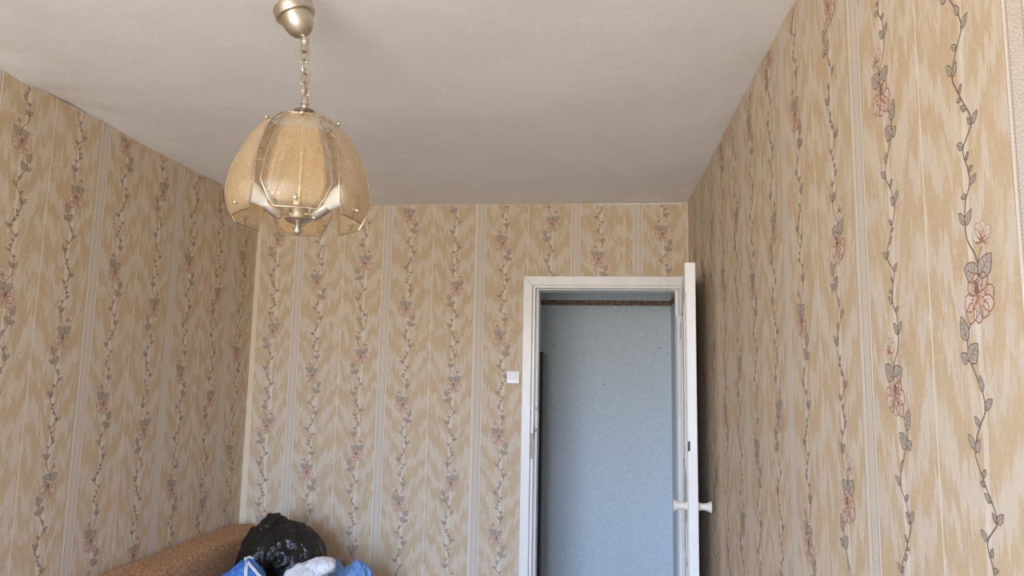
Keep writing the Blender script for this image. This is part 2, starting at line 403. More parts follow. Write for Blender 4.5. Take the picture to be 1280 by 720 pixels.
def tile(rr):
    """type B repeat: bud to the upper right, rose in the middle, leaves lower left"""
    pr = Print(); z = .0
    path = [P(*q) for q in ((603, 20), (622, 60), (586, 100), (598, 140), (603, 170), (584, 200), (576, 240), (582, 275), (606, 308), (616, 340), (606, 372), (590, 412), (563, 448), (561, 490), (580, 522), (602, 560), (606, 590), (582, 622), (562, 665), (578, 700), (603, 740))]
    pr.line(smooth_path(path, 5), .0026, 0, z)
    def lf(x, y, deg, L, w, veins=0): pr.leaf(*P(x, y), math.radians(deg), L, w, z+.0002, rr, veins=veins)
    for x, y, dg, L in ((606, 30, 150, .016), (622, 62, 40, .019), (620, 62, 120, .013), (588, 98, 140, .018), (594, 124, 60, .012), (600, 146, 20, .012), (603, 172, 35, .018), (590, 192, 165, .014),
                        (578, 243, 135, .022), (578, 246, 50, .024), (602, 556, 110, .020), (606, 586, 35, .021), (586, 618, 140, .016), (564, 660, 125, .022), (566, 666, 50, .020), (584, 708, 60, .013), (592, 722, 170, .012)):
        lf(x, y, dg+rr.uniform(-10, 10), L*1.02, L*.5)
    # bud: pale blob, dark star, own stalk
    bx, by = P(632, 285)
    pr.line(smooth_path([P(612, 335), P(618, 312), P(630, 296)]), .0018, 0, z)
    for a in (35, 75, 110, 145): petal(pr, bx, by, math.radians(a), .024, .016, 4, z+.0003, .0007)
    for a in (20, 62, 95, 140, 185, 330): pr.line([(bx, by), (bx+.007*math.cos(math.radians(a+8)), by+.007*math.sin(math.radians(a+8))), (bx+.015*math.cos(math.radians(a)), by+.015*math.sin(math.radians(a)))], .0034, 5, z+.0005, taper=True)
    pr.leaf(*P(614, 345), math.radians(158), .036, .027, z+.0002, rr)
    pr.leaf(*P(616, 348), math.radians(38), .038, .027, z+.0002, rr)
    # rose
    cx, cy = P(612, 385)
    for a, L, w, fl in ((100, .026, .022, 4), (60, .028, .020, 3), (140, .026, .022, 3), (190, .032, .024, 4), (225, .036, .024, 3), (10, .030, .020, 3), (335, .030, .020, 4), (300, .026, .020, 3), (262, .028, .022, 4)):
        petal(pr, cx+.004*math.cos(math.radians(a)), cy+.004*math.sin(math.radians(a)), math.radians(a+rr.uniform(-5, 5)), L, w, fl, z+.0004+.00005*(a/60))
    for a, L in ((75, .016), (120, .013), (200, .017), (245, .018), (320, .015), (20, .014)):
        petal(pr, cx, cy, math.radians(a), L, .012, 3, z+.0009, .0010)
    pr.leaf(cx-.002, cy+.004, math.radians(100), .015, .008, z+.0011, rr, fill=6, veins=0)
    for q in range(16):      # loose hatching strokes over the petals
        a = rr.uniform(0, 2*pi); r0 = rr.uniform(.006, .018); a2 = a+rr.uniform(-.5, .5); r1 = r0+rr.uniform(.006, .013)
        pr.line([(cx+r0*math.cos(a), cy+r0*math.sin(a)*1.1), (cx+r1*math.cos(a2), cy+r1*math.sin(a2)*1.1)], .0020, rr.choice((5, 5, 6)), z+.0011, taper=True)
    for a in (215, 250, 150): pr.line([(cx, cy), (cx+.012*math.cos(math.radians(a)), cy+.012*math.sin(math.radians(a)))], .003, 5, z+.0011, taper=True)
    # leaves under the rose
    pr.leaf(*P(561, 462), math.radians(112), .034, .020, z+.0002, rr)
    pr.leaf(*P(562, 500), math.radians(42), .031, .024, z+.0002, rr)
    pr.leaf(*P(560, 500), math.radians(150), .020, .015, z+.0002, rr)
    return pr
TILES = [tile(random.Random(s)) for s in (3, 4)]
PM = [m_stem, m_leaf, m_line, m_petal, m_petal2, m_rust, m_heart]
cache = {}
def vine_mesh(kind, phase):
    """whole floor-to-ceiling vine: repeats clipped to the wall height by dropping faces"""
    key = (kind, round(phase, 3))
    if key in cache: return cache[key]
    vs, fs, mi = [], [], []; sg = 1 if kind == 'B' else -1
    for k in range(-1, 6):
        vb = phase+.53*k; tl = TILES[k % 2]; o = len(vs)
        for (x, y, z) in tl.v: vs.append((sg*x, y+vb, z))
        for f, m_ in zip(tl.f, tl.mi):
            if all(.0 < tl.v[i][1]+vb < H-.012 for i in f): fs.append(tuple(i+o for i in (f if sg > 0 else f[::-1]))); mi.append(m_)
    me = bpy.data.meshes.new('flower_vine'); me.from_pydata(vs, [], fs)
    for m in PM: me.materials.append(m)
    me.polygons.foreach_set('material_index', mi)
    bm = bmesh.new(); bm.from_mesh(me); bmesh.ops.delete(bm, geom=[v for v in bm.verts if not v.link_faces], context='VERTS'); bm.to_mesh(me); bm.free()
    cache[key] = me; return me

def strip(wall, side, s0, s1, uoff, vines, voff, z0=0.0, z1=H, holes=None, lift=0):
    """one hung length of wallpaper. s = run along the wall read left to right, uoff = pattern u at s0."""
    T = .0008
    def W3(s, z, d):     # d = distance off the wall surface
        if side == 'back': return (s, D-d, z)
        if side == 'left': return (d, s, z)
        return (W-d, D-s, z)
    rr = random.Random(int(s0*1000)+len(side)); n = 12
    nm = MB(); cols = []
    for i in range(n+1):
        s = s0+(s1-s0)*i/n; top = z1-(rr.random()*.006 if lift else .0)
        cols.append((s, top))
    vs = []
    for s, top in cols: vs += [W3(s, z0, T), W3(s, top, T), W3(s, top, 0), W3(s, z0, 0)]
    fs = []
    for i in range(n):
        a, b = i*4, (i+1)*4
        fs += [(a, b, b+1, a+1), (a+1, b+1, b+2, a+2), (a+3, a, b, b+3)[::-1]]
    fs += [(0, 1, 2, 3), (n*4+3, n*4+2, n*4+1, n*4)]
    nm.add(vs, fs)
    o = nm.build('wallpaper_strip', m_paper, wall)
    me = o.data; uvl = me.uv_layers.new(name='UVMap')
    for lp in me.loops:
        c = me.vertices[lp.vertex_index].co
        s = {'back': c.x, 'left': c.y, 'right': D-c.y}[side]
        uvl.data[lp.index].uv = (s-s0+uoff+.53, c.z+voff)
    bm = bmesh.new(); bm.from_mesh(me); bmesh.ops.recalc_face_normals(bm, faces=bm.faces); bm.to_mesh(me); bm.free()
    for kind, off, ph in vines:
        me2 = vine_mesh(kind, ph % .53)
        c = bpy.data.objects.new('flower_vine', me2); COL.objects.link(c); c.parent = o
        s = off
        if side == 'back': m = Matrix(((1, 0, 0, s), (0, 0, -1, D-.0012), (0, 1, 0, 0), (0, 0, 0, 1)))
        elif side == 'left': m = Matrix(((0, 0, 1, .0012), (1, 0, 0, s), (0, 1, 0, 0), (0, 0, 0, 1)))
        else: m = Matrix(((0, 0, -1, W-.0012), (-1, 0, 0, D-s), (0, 1, 0, 0), (0, 0, 0, 1)))
        c.matrix_world = m
        if z0 > .1:      # short length above the door: clip the vine to it
            mm = me2.copy(); bm = bmesh.new(); bm.from_mesh(mm)
            bmesh.ops.delete(bm, geom=[f for f in bm.faces if f.calc_center_median().y < z0], context='FACES'); bm.to_mesh(mm); bm.free(); c.data = mm
    return o
V = .1325
# far wall. lace stripes at x = .258 .775 1.315 1.842 2.182
DT = 2.086
strip(w_back, 'back', .0, .235, .262, [('B', .118, .17)], .1, lift=1)
strip(w_back, 'back', .235, .752, -.026, [('A', .384, .455), ('B', .642, .035)], .33, lift=1)
strip(w_back, 'back', .752, 1.290, -.026, [('A', .910, .305), ('B', 1.175, .420)], .02, lift=1)
strip(w_back, 'back', 1.290, 1.561, -.026, [('A', 1.446, .147)], .21, lift=1)
strip(w_back, 'back', 1.561, 1.818, .246, [('B', 1.706, .255)], .21, z0=DT, lift=1)
strip(w_back, 'back', 1.818, 2.158, -.026, [('A', 1.978, .058)], .4, z0=DT, lift=1)
strip(w_back, 'back', 2.158, W, -.026, [('A', 2.325, .20)], .11, z0=DT, lift=1)
# left wall. lace stripes at y = 2.06 2.59 3.13 3.66
i = 0
for y0_, a, b in ((-.59, .2, .07), (-.06, .33, .2), (.47, .03, .43), (1.00, .4, .27), (1.53, .02, .42), (2.06, .165, .04), (2.60, .325, .205), (3.135, .445, .325), (3.665, .03, .45)):
    e_ = min(y0_+.53-.0245, D)
    vn = [('A', y0_+V, a)]+([('B', y0_+.397, b)] if y0_+.42 < D else [])
    strip(w_left, 'left', y0_-.0255, e_, -.0255, vn, .17*i, lift=0); i += 1
# right wall, read left to right from the far corner: s = D-y, lace stripes at y = 3.565 3.035 2.505 1.975 1.435 .905
strip(w_right, 'right', 0, D-3.57-.0255, .53-.383+.0, [('B', .245, .02)], .3)
for k, (yl, a, b) in enumerate(((3.57, .46, .06), (3.04, .33, .50), (2.51, .23, .36), (1.975, .075, .215), (1.432, .44, .045), (.902, .31, .44), (.372, .1, .23), (-.158, .4, .5))):
    s_ = D-yl
    strip(w_right, 'right', s_-.0255, min(s_+.5045, D-YW), -.0255, [('A', s_+V, a), ('B', s_+.397, b)] , .23*k+.1)
# bare paper margin down the left corner of the far wall, a little ragged
mb = MB(); n = 24; rr = random.Random(5); vs = []
for i in range(n+1):
    z = .4+(H-.4)*i/n; w_ = .040-.016*(z/H)+rr.uniform(-.0012, .0012)
    vs += [(.0012, D-.0035, z), (w_, D-.0016, z), (w_, D-.001, z), (.0012, D-.001, z)]
mb.add(vs, [(a*4+j, a*4+(j+1) % 4, a*4+4+(j+1) % 4, a*4+4+j) for a in range(n) for j in range(4)])
mb.build('paper_margin', m_margin, w_back)
MB().add([(W-.0012, D-.001, DT), (W-.008, D-.0016, DT), (W-.008, D-.0016, H-.01), (W-.0012, D-.001, H-.01)], [(0, 1, 2, 3)]).build('paper_margin', m_margin, w_back)
# torn paper lip under the ceiling near the right corner
mb = MB(); vs = []; n = 20
for i in range(n+1):
    x = 1.95+.47*i/n; q = .004+.004*abs(noise.noise(Vector((x*14, 0, 0))))
    if .52 < i/n < .60: q = .001
    vs += [(x, D-.0008, H-.012), (x, D-.006, H-.010+q*.3), (x, D-.005, H-.010+q)]
mb.add(vs, [(a*3+j, a*3+j+1, a*3+4+j, a*3+3+j) for a in range(n) for j in range(2)])
mb.build('torn_paper_edge', m_white, w_back)

# ------------------------------------------------------------------ doorway
door = tag(empty('door_1', (2.408, D, 0)), 'white painted doorway with its door leaf swung open towards the right wall', 'door', kind='structure')
def dpart(mb, name, mat, parent=door, **k):
    o = mb.build(name, mat, None, **k); o.parent = parent
    mw = Matrix.Translation(-parent_world(parent)) ; o.data.transform(mw); return o
def parent_world(o):
    v = Vector(o.location); 
    while o.parent: o = o.parent; v += Vector(o.location)
    return v
C0, C1, CZ, c0, c1, cz = 1.561, 2.452, 2.086, 1.609, 2.404, 2.035
def casing(quads):
    """mitred flat board from four outline points (x,z), front face 13 mm off the wall"""
    mb = MB(); vs = [(x, D-.015, z) for x, z in quads]+[(x, D-.0009, z) for x, z in quads]
    return mb.add(vs, [(0, 1, 2, 3), (7, 6, 5, 4)]+[(i, 4+i, 4+(i+1) % 4, (i+1) % 4) for i in range(4)])
dpart(casing([(C0, 0), (c0, 0), (c0, cz), (C0, CZ)]), 'casing', m_paint, bevel=.002)
dpart(casing([(C0+.001, CZ), (c0, cz+.001), (c1, cz+.001), (C1, CZ)]), 'casing', m_paint, bevel=.002)
dpart(casing([(c1, 0), (C1, 0), (C1, CZ-.001), (c1, cz)]), 'casing', m_paint, bevel=.002)
mb = MB()   # frame: outer ridge then rebate stop
X0, X1 = 1.642, 2.386
mb.box((OX0+.001, D-.004, 0), (1.626, D+.045, 2.022)).box((OX0+.001, D+.045, 0), (X0, D+WT, 2.017))
mb.box((2.402, D-.004, 0), (OX1-.0005, D+.045, 2.022)).box((X1, D+.045, 0), (OX1-.0005, D+.085, 2.017))
mb.box((OX0+.001, D-.004, 2.022), (OX1-.0005, D+.045, OZ+.002)).box((OX0+.001, D+.045, 2.017), (OX1-.0005, D+WT, OZ-.001))
dpart(mb, 'door_frame', m_paint, bevel=.0015)
# two nailed strips on the hinge side of the frame
dpart(MB().box((2.386, D-.020, .0), (2.404, D+.02, 1.872)), 'frame_strip', m_paint, bevel=.0012)
dpart(MB().box((2.4075, D-.028, .0), (2.424, D-.0165, 1.965)), 'frame_strip', m_paint, bevel=.0012)
# strike catch on the left jamb
mb = MB(); mb.tube([(1.632, D+.02, 1.37), (1.646, D-.004, 1.36), (1.650, D-.010, 1.30), (1.646, D-.006, 1.26), (1.634, D+.015, 1.245)], .0025, 8)
dpart(mb, 'strike_catch', m_brass, smooth=True)
dpart(MB().box((1.6265, D+.004, 1.20), (1.6285, D+.03, 1.27)), 'strike_plate', m_dark)
dpart(MB().box((1.612, D-.0045, 1.1), (1.627, D-.002, 1.235)), 'worn_patch', m_paintdirt)

# leaf: hinged at the right, almost edge-on to the viewer
A = Vector((2.412, 3.925, 0)); F = Vector((2.331, 3.130, 0)); ax = (F-A).normalized(); nr = Vector((-ax.y, ax.x, 0))
if nr.x < 0: nr = -nr
LT = .044; LL = (F-A).length
leaf = empty('door_leaf'); leaf.parent = door; leaf.location = A-door.location
ang = math.atan2(ax.y, ax.x)
leaf.rotation_euler = (0, 0, ang)           # local x = along the leaf, local -y or +y = thickness
sgn = 1 if (Matrix.Rotation(ang, 3, 'Z') @ Vector((0, 1, 0))).dot(nr) > 0 else -1
def lb(a, b):
    (x0, y0, z0), (x1, y1, z1) = a, b; return MB().box((x0, min(y0*sgn, y1*sgn), z0), (x1, max(y0*sgn, y1*sgn), z1))
bd = lb((0, 0, .01), (LL, LT, 2.029)); o = bd.build('leaf_board', m_paint, leaf, bevel=.002)
for (za, zb) in ((.2, .95), (1.12, 1.88)):
    for face in (-.004, LT):
        fr = MB()
        for q in (lb((.12, face, za), (LL-.12, face+.004, za+.025)), lb((.12, face, zb-.025), (LL-.12, face+.004, zb)), lb((.12, face, za), (.145, face+.004, zb)), lb((LL-.145, face, za), (LL-.12, face+.004, zb))):
            fr.add(q.v, q.f)
        fr.build('panel_moulding', m_paint, leaf, bevel=.001)
def knob(face, d):
    prof = [(.0185, 0), (.0185, .003), (.0160, .008), (.0142, .016), (.0138, .024), (.0155, .034), (.0195, .044), (.0240, .051), (.0250, .054), (.022, .0565), (.0001, .058)]
    m = Matrix.Translation((LL-.055, sgn*face, 1.005)) @ Matrix.Rotation(-pi/2*sgn*d, 4, 'X')
    return MB().lathe(prof, 28, m).build('door_knob', m_knob, leaf, smooth=True)
knob(0, -1); knob(LT, 1)
lb((LL-.0005, .004, 1.235), (LL+.0012, .014, 1.275)).build('latch_plate', m_dark, leaf)
lb((LL-.0005, .003, .4), (LL+.0012, .0055, 1.9)).build('seal_line', m_paintdirt, leaf)
mb = MB(); mb.tube([(LL-.01, -sgn*.003, .97), (LL-.012, -sgn*.010, .92), (LL-.012, -sgn*.013, .86), (LL-.010, -sgn*.008, .81), (LL-.006, -sgn*.002, .77)], .0022, 6)
mb.build('loose_seal', m_paintdirt, leaf, smooth=True)
for z in (.3, 1.75):
    hm = MB().tube([(2.410, D-.034, z), (2.410, D-.034, z+.09)], .006, 10); dpart(hm, 'hinge', m_paintdirt, smooth=True)

# ------------------------------------------------------------------ hallway
HX0, HX1 = 1.30, 2.484
tag(MB().box((.6, HY, 0), (HX1+.1, HY+.1, H)).build('wall_hallway', m_hall), 'grey-blue papered hallway wall seen through the doorway', 'wall', kind='structure')
tag(MB().box((HX1, D+WT, 0), (HX1+.1, HY, H)).build('wall_hallway_right', m_hall), 'right side wall of the hallway', 'wall', kind='structure')
tag(MB().box((.5, D+WT, 0), (.6, HY+.1, H)).build('wall_hallway_left', m_hall), 'left end wall of the hallway', 'wall', kind='structure')
tag(MB().box((.5, D+WT, H), (HX1+.1, HY+.1, H+.1)).build('ceiling_hallway', m_ceil), 'hallway ceiling', 'ceiling', kind='structure')
tag(MB().box((.6, HY-.004, 2.055), (HX1-.003, HY-.0005, 2.092)).build('trim_1', m_border), 'narrow brown patterned border across the hallway wall', 'trim', kind='structure')
tag(MB().box((HX1-.004, D+WT+.01, 2.055), (HX1-.0005, HY-.004, 2.092)).build('trim_2', m_border), 'brown border returning along the right hallway wall', 'trim', kind='structure')
# dark panel edge just inside the doorway, left
ds = tag(empty('hall_cupboard', (1.55, D+WT+.16, 0)), 'tall dark wooden cupboard standing just inside the doorway on the left', 'cupboard')
o = MB().box((-.30, -.02, 0), (.097, .0, 1.685)).box((-.30, .0, 0), (.097, .35, 1.685)).build('cupboard_body', m_black, ds, bevel=.002)
MB().box((.0975, .005, .02), (.104, .33, 1.678)).build('cupboard_side', m_brownw, ds, bevel=.001)
hw = bpy.data.objects['wall_hallway']
for x, z in ((1.655, 1.775), (2.405, 1.760), (2.02, 1.50)):
    MB().lathe([(.005, HY-.0035), (.004, HY-.0045), (.0001, HY-.005)], 10, Matrix(((1, 0, 0, x), (0, 0, 1, 0), (0, 1, 0, z), (0, 0, 0, 1)))).build('nail', m_brownw, hw)

# ------------------------------------------------------------------ light switch
sw = tag(empty('light_switch', (1.511, D-.0008, 1.531)), 'small square white rocker light switch left of the doorway', 'switch')
MB().box((-.034, -.012, -.033), (.034, -.0003, .033)).build('switch_frame', m_white, sw, bevel=.003)
mb = MB().add([(-.024, -.013, -.015), (.024, -.013, -.015), (.024, -.013, .025), (-.024, -.013, .025), (-.024, -.019, -.015), (.024, -.019, -.015), (.024, -.0145, .025), (-.024, -.0145, .025)],
   [(0, 1, 2, 3), (7, 6, 5, 4), (0, 4, 5, 1), (1, 5, 6, 2), (2, 6, 7, 3), (3, 7, 4, 0)]); mb.build('rocker', m_white, sw, bevel=.0015)

# ------------------------------------------------------------------ pendant lamp
LX, LY = 1.224, 1.662
lamp = tag(empty('pendant_lamp', (LX, LY, 2.16)), 'brass pendant lamp with six curved amber glass petals hanging from the ceiling by a chain', 'lamp')
def lp(mb, name, mat, parent=lamp, **k):
    mb.v = [(x, y, z-2.16) for x, y, z in mb.v]; return mb.build(name, mat, parent, **k)
# tilted ceiling cup, slid a little down its cord
tl = Matrix.Translation((-.013, -.004, 2.362)) @ Matrix.Rotation(math.radians(-21), 4, Vector((-.4, .917, 0)).normalized()) @ Matrix.Diagonal((.85, .85, .93, 1))
prof = [(.0001, 0), (.012, .001), (.026, .008), (.037, .020), (.044, .036), (.0475, .052), (.0480, .060), (.0580, .0615), (.0595, .064), (.0595, .088), (.0575, .090), (.0560, .088), (.0555, .066), (.044, .058), (.036, .03), (.0001, .006)]
lp(MB().lathe(prof, 48, tl), 'ceiling_cup', m_brass, smooth=True)
lamp.rotation_euler = Matrix.Rotation(math.radians(-2.0), 3, Vector((.917, .398, 0))).to_euler()
lp(MB().tube([(-.006, .0, 2.375), (.004, .004, 2.42), (-.014, .006, 2.455), (-.018, .004, 2.5)], .0032, 8), 'ceiling_cord', m_cord, smooth=True)
lp(MB().tube([(-.020, .01, 2.5), (-.020, .01, 2.47), (-.008, .01, 2.46), (-.004, .01, 2.472)], .003, 8), 'ceiling_hook', m_cord, smooth=True)
lp(MB().lathe([(.007, 2.322), (.0105, 2.324), (.0105, 2.336), (.0092, 2.338), (.0092, 2.346), (.0105, 2.348), (.0098, 2.358), (.006, 2.366)], 24, Matrix.Translation((-.009, 0, 0))), 'chain_socket', m_brass, smooth=True)
# chain
zt, zb = 2.328, 2.207; nl = 4; pitch_ = (zt-zb)/nl
for i in range(nl):
    zc = zt-pitch_*(i+.5); xo = -.009+.008*(i+.5)/nl; an = math.radians((8, 82, 25, 95, 35)[i]); tilt = (.05, -.08, .06, -.05, .03)[i]
    hl, hw_ = pitch_*.5+.0034, .0092; pts = []
    for k in range(20):
        a = 2*pi*k/20; sx_ = hw_*math.cos(a); sz_ = (hl-hw_)*(1 if math.sin(a) > 0 else -1)+hw_*math.sin(a) if abs(math.sin(a)) > 1e-6 else 0
        if abs(math.sin(a)) < 1e-6: sz_ = 0
        x_ = sx_+tilt*sz_; pts.append((xo+x_*math.cos(an), x_*math.sin(an), zc+sz_))
    lp(MB().tube(pts, .0026, 8, closed=True), 'chain_link', m_brass, smooth=True)
pts = [(-.009+.009*t+.006*math.sin(t*14), .006*math.cos(t*14), 2.33-.125*t) for t in [k/30 for k in range(31)]]
lp(MB().tube(pts, .0018, 6), 'chain_cord', m_wire, smooth=True)
lp(MB().lathe([(.005, 2.16), (.0085, 2.165), (.0085, 2.180), (.0105, 2.181), (.0105, 2.186), (.0085, 2.188), (.0085, 2.196), (.006, 2.206), (.0001, 2.21)], 24), 'stem', m_brass, smooth=True)
ringp = [(-.0001+.010*math.cos(2*pi*k/20), .0, 2.214+.010*math.sin(2*pi*k/20)) for k in range(20)]
lp(MB().tube(ringp, .0022, 8, closed=True), 'top_ring', m_brass, smooth=True)
lp(MB().lathe([(.003, 2.166), (.026, 2.164), (.0275, 2.161), (.0265, 2.158), (.022, 2.154), (.003, 2.152)], 32), 'cap', m_capbrown, smooth=True)
lp(MB().lathe([(.0065, 2.155), (.0065, 1.925)], 16), 'centre_tube', m_brass, smooth=True)
# petals
prof_r = [(.074, 2.132), (.098, 2.112), (.118, 2.085), (.133, 2.052), (.148, 2.015), (.157, 1.975), (.161, 1.938), (.156, 1.905), (.147, 1.880)]
hw_l = [.034, .041, .049, .058, .066, .072, .077, .063, .047]
pp = smooth_path([(r, z) for r, z in prof_r], 3)
def hwid(z):
    for (r0, z0), (r1, z1), h0, h1 in zip(prof_r, prof_r[1:], hw_l, hw_l[1:]):
        if z0 >= z >= z1: return h0+(h1-h0)*(z0-z)/(z0-z1)
    return hw_l[-1]
az0 = math.atan2(-.917, .398)+math.radians(-3)
for k in range(6):
    az = az0+k*pi/3; er = Vector((math.cos(az), math.sin(az), 0)); et = Vector((-math.sin(az), math.cos(az), 0))
    m_, n_ = len(pp), 12; vs = []; uvs = []; mb = MB()
    arc = [0]
    for a, b in zip(pp, pp[1:]): arc.append(arc[-1]+math.dist(a, b))
    for side in (0, 1):
        for i, (r, z) in enumerate(pp):
            h = hwid(z)
            for j in range(n_+1):
                q = -1+2*j/n_; bow = .010*(1-(q*h/.077)**2)
                pt = er*(r-.010+bow-(.003 if side else 0))+et*(h*q); vs.append((pt.x, pt.y, z))
                uvs.append((min(h*(1-abs(q))*.9, arc[i]*4+.004, arc[-1]-arc[i]), arc[i]))
    N = m_*(n_+1); fs = []
    for i in range(m_-1):
        for j in range(n_):
            a = i*(n_+1)+j; b = a+n_+1
            fs += [(a, a+1, b+1, b), (N+a, N+b, N+b+1, N+a+1)]
    rim = [j for j in range(n_+1)]+[i*(n_+1)+n_ for i in range(1, m_)]+[(m_-1)*(n_+1)+j for j in range(n_-1, -1, -1)]+[i*(n_+1) for i in range(m_-2, 0, -1)]
    for a, b in zip(rim, rim[1:]+rim[:1]): fs.append((a, N+a, N+b, b))
    mb.add(vs, fs)
    pet = lp(mb, 'glass_petal', m_glass, smooth=True); me = pet.data
    uvl = me.uv_layers.new(name='UVMap')
    for l_ in me.loops: uvl.data[l_.index].uv = uvs[l_.vertex_index]
    # wire round the rim
    w = MB(); w.tube([Vector(vs[i])+(-er*.0005) for i in rim], .0019, 6, closed=True); lp(w, 'wire_rim', m_wire, pet, smooth=True)
    # screws with ball heads top and bottom, bracket
    def at(z, off):
        r = next(r0+(r1-r0)*(z0-z)/(z0-z1) for (r0, z0), (r1, z1) in zip(pp, pp[1:]) if z0 >= z >= z1)
        v = er*(r+off); return Vector((v.x, v.y, z))
    for z in (2.122, 1.899):
        p_ = at(z, .010 if z > 2 else .004); sc_ = MB().lathe([(.0016, -.022), (.0016, -.004), (.0041, -.0041), (.0058, 0), (.0041, .0041), (.0001, .0058)], 12, Matrix.Translation(p_) @ er.to_track_quat('Z', 'Y').to_matrix().to_4x4()); lp(sc_, 'ball_screw', m_brass, pet, smooth=True)
    br = MB(); b0 = at(1.899, -.006); t_ = et*.005
    q0 = at(1.885, -.002)
    br.add([b0-t_+Vector((0, 0, .004)), b0+t_+Vector((0, 0, .004)), q0+t_, q0-t_, b0-t_-er*.0015+Vector((0, 0, .004)), b0+t_-er*.0015+Vector((0, 0, .004)), q0+t_-er*.0015, q0-t_-er*.0015], [(0, 1, 2, 3), (7, 6, 5, 4), (0, 4, 5, 1), (1, 5, 6, 2), (2, 6, 7, 3), (3, 7, 4, 0)])
    lp(br, 'clip', m_brass, pet)
    # inner cage: spokes from the cap and a hanging loop of wire behind each petal
    cg = MB()
    for sgn_ in (-1, 1):
        c_ = er*.024+et*(.010*sgn_); tt = er*.068+et*(.022*sgn_)
        cg.tube([(c_.x, c_.y, 2.160), (tt.x, tt.y, 2.129)], .0014, 6)
        l0 = er*.062+et*(.028*sgn_); l1 = er*.096+et*(.040*sgn_); l2 = er*.125+et*(.052*sgn_); l3 = er*.118+et*(.056*sgn_)
        cg.tube([(l0.x, l0.y, 2.118), (l1.x, l1.y, 2.075), (l2.x, l2.y, 2.010), (l3.x, l3.y, 1.965)], .0013, 6)
    a1 = er*.102+et*-.040; a2 = er*.102+et*.040; cg.tube([(a1.x, a1.y, 2.072), (a2.x, a2.y, 2.072)], .0013, 6)
    nx_ = Vector((math.cos(az+pi/3), math.sin(az+pi/3), 0)); nt_ = Vector((-math.sin(az+pi/3), math.cos(az+pi/3), 0))
    b1 = er*.150+et*.068; b2 = nx_*.150-nt_*.068; cg.tube([(b1.x, b1.y, 1.985), (b2.x, b2.y, 1.985)], .0013, 6)
    b1 = er*.104+et*.048; b2 = nx_*.104-nt_*.048; cg.tube([(b1.x, b1.y, 2.088), (b2.x, b2.y, 2.088)], .0013, 6)
    lp(cg, 'cage_wire', m_wire, smooth=True)
# bottom hub, finial
lp(MB().lathe([(.004, 1.925), (.018, 1.922), (.0225, 1.914), (.0225, 1.893), (.031, 1.890), (.0315, 1.886), (.024, 1.881), (.010, 1.877), (.006, 1.873), (.009, 1.871), (.006, 1.867), (.0001, 1.866)], 36), 'hub', m_brass, smooth=True)
lp(MB().ball((0, 0, 1.860), .0110, 20), 'finial', m_brass, smooth=True)
camaz = math.atan2(-.917, .398)
for dz, q in ((-68, 0), (52, 1), (172, 2)):
    az = camaz+math.radians(dz); er = Vector((math.cos(az), math.sin(az), 0)); zz = Vector((0, 0, 1))
    arm = MB(); b = er*.020+zz*1.900; k1 = er*.050+zz*1.893; arm.tube([b, k1], .0045, 10); arm.ball(k1-zz*.004+er*-.002, .0085, 14)
    armo = lp(arm, 'lamp_arm', m_brass, smooth=True)
    dr = (er*.86+zz*.50).normalized(); s0 = er*.046+zz*1.893
    rot = dr.to_track_quat('Z', 'Y').to_matrix().to_4x4()
    hold = MB().lathe([(.008, 0), (.0145, .003), (.0160, .008), (.0160, .040), (.0150, .043), (.0135, .043), (.0130, .02)], 24, Matrix.Translation(s0) @ rot); lp(hold, 'lamp_holder', m_brass, armo, smooth=True)
    dr2 = dr
    bl = MB().lathe([(.012, .040), (.0135, .046), (.0165, .058), (.0225, .075), (.0245, .088), (.0215, .103), (.012, .113), (.0001, .116)], 28, Matrix.Translation(s0) @ rot)
    lp(bl, 'bulb', m_bulb, armo, smooth=True)

# ------------------------------------------------------------------ sofa along the left wall
sofa = tag(empty('sofa', (.45, 2.9, 0)), 'brown speckled plush sofa pushed against the left wall with bags on it', 'sofa')
def soft_box(a, b, r, bulge, seed, name, mat, parent, base, sub=(14, 40, 12)):
    """rounded upholstered block with slight sag"""
    a, b = Vector(a), Vector(b); c = (a+b)/2; h = (b-a)/2; bm = bmesh.new()
    bmesh.ops.create_cube(bm, size=2)
    bmesh.ops.subdivide_edges(bm, edges=bm.edges, cuts=22, use_grid_fill=True)
    for v in bm.verts:
        p = v.co.copy()
        q = Vector((p.x*h.x, p.y*h.y, p.z*h.z))
        inner = Vector((max(-h.x+r, min(h.x-r, q.x)), max(-h.y+r, min(h.y-r, q.y)), max(-h.z+r, min(h.z-r, q.z))))
        d = q-inner
        if d.length > 1e-6: q = inner+d.normalized()*r
        n_ = noise.noise((q+c)*3.1+Vector((seed, 0, 0)))*bulge
        q += Vector((0, 0, n_*.6)) if p.z > 0 else Vector()
        q.x += n_*.4*(1 if p.x > .5 else 0)
        v.co = q+c-base
    me = bpy.data.meshes.new(name); bm.to_mesh(me); bm.free(); me.materials.append(mat)
    me.polygons.foreach_set('use_smooth', [True]*len(me.polygons))
    o = bpy.data.objects.new(name, me); COL.objects.link(o); o.parent = parent; return o
sb = Vector((.45, 2.9, 0))
soft_box((.02, 1.95, .08), (.90, 3.87, .27), .03, 0, 1, 'sofa_base', m_plush, sofa, sb)
soft_box((.10, 1.96, .272), (.93, 2.90, .44), .05, .01, 2, 'seat_cushion', m_plush, sofa, sb)
soft_box((.10, 2.91, .272), (.93, 3.86, .44), .05, .01, 3, 'seat_cushion', m_plush, sofa, sb)
soft_box((.004, 1.95, .26), (.205, 3.875, .730), .045, .012, 4, 'backrest', m_plush, sofa, sb)
for x, y in ((.07, 2.02), (.84, 2.02), (.07, 3.80), (.84, 3.80)):
    MB().lathe([(.018, 0), (.026, .08)], 16, Matrix.Translation(Vector((x, y, 0))-sb)).build('leg', m_brownw, sofa, smooth=True)

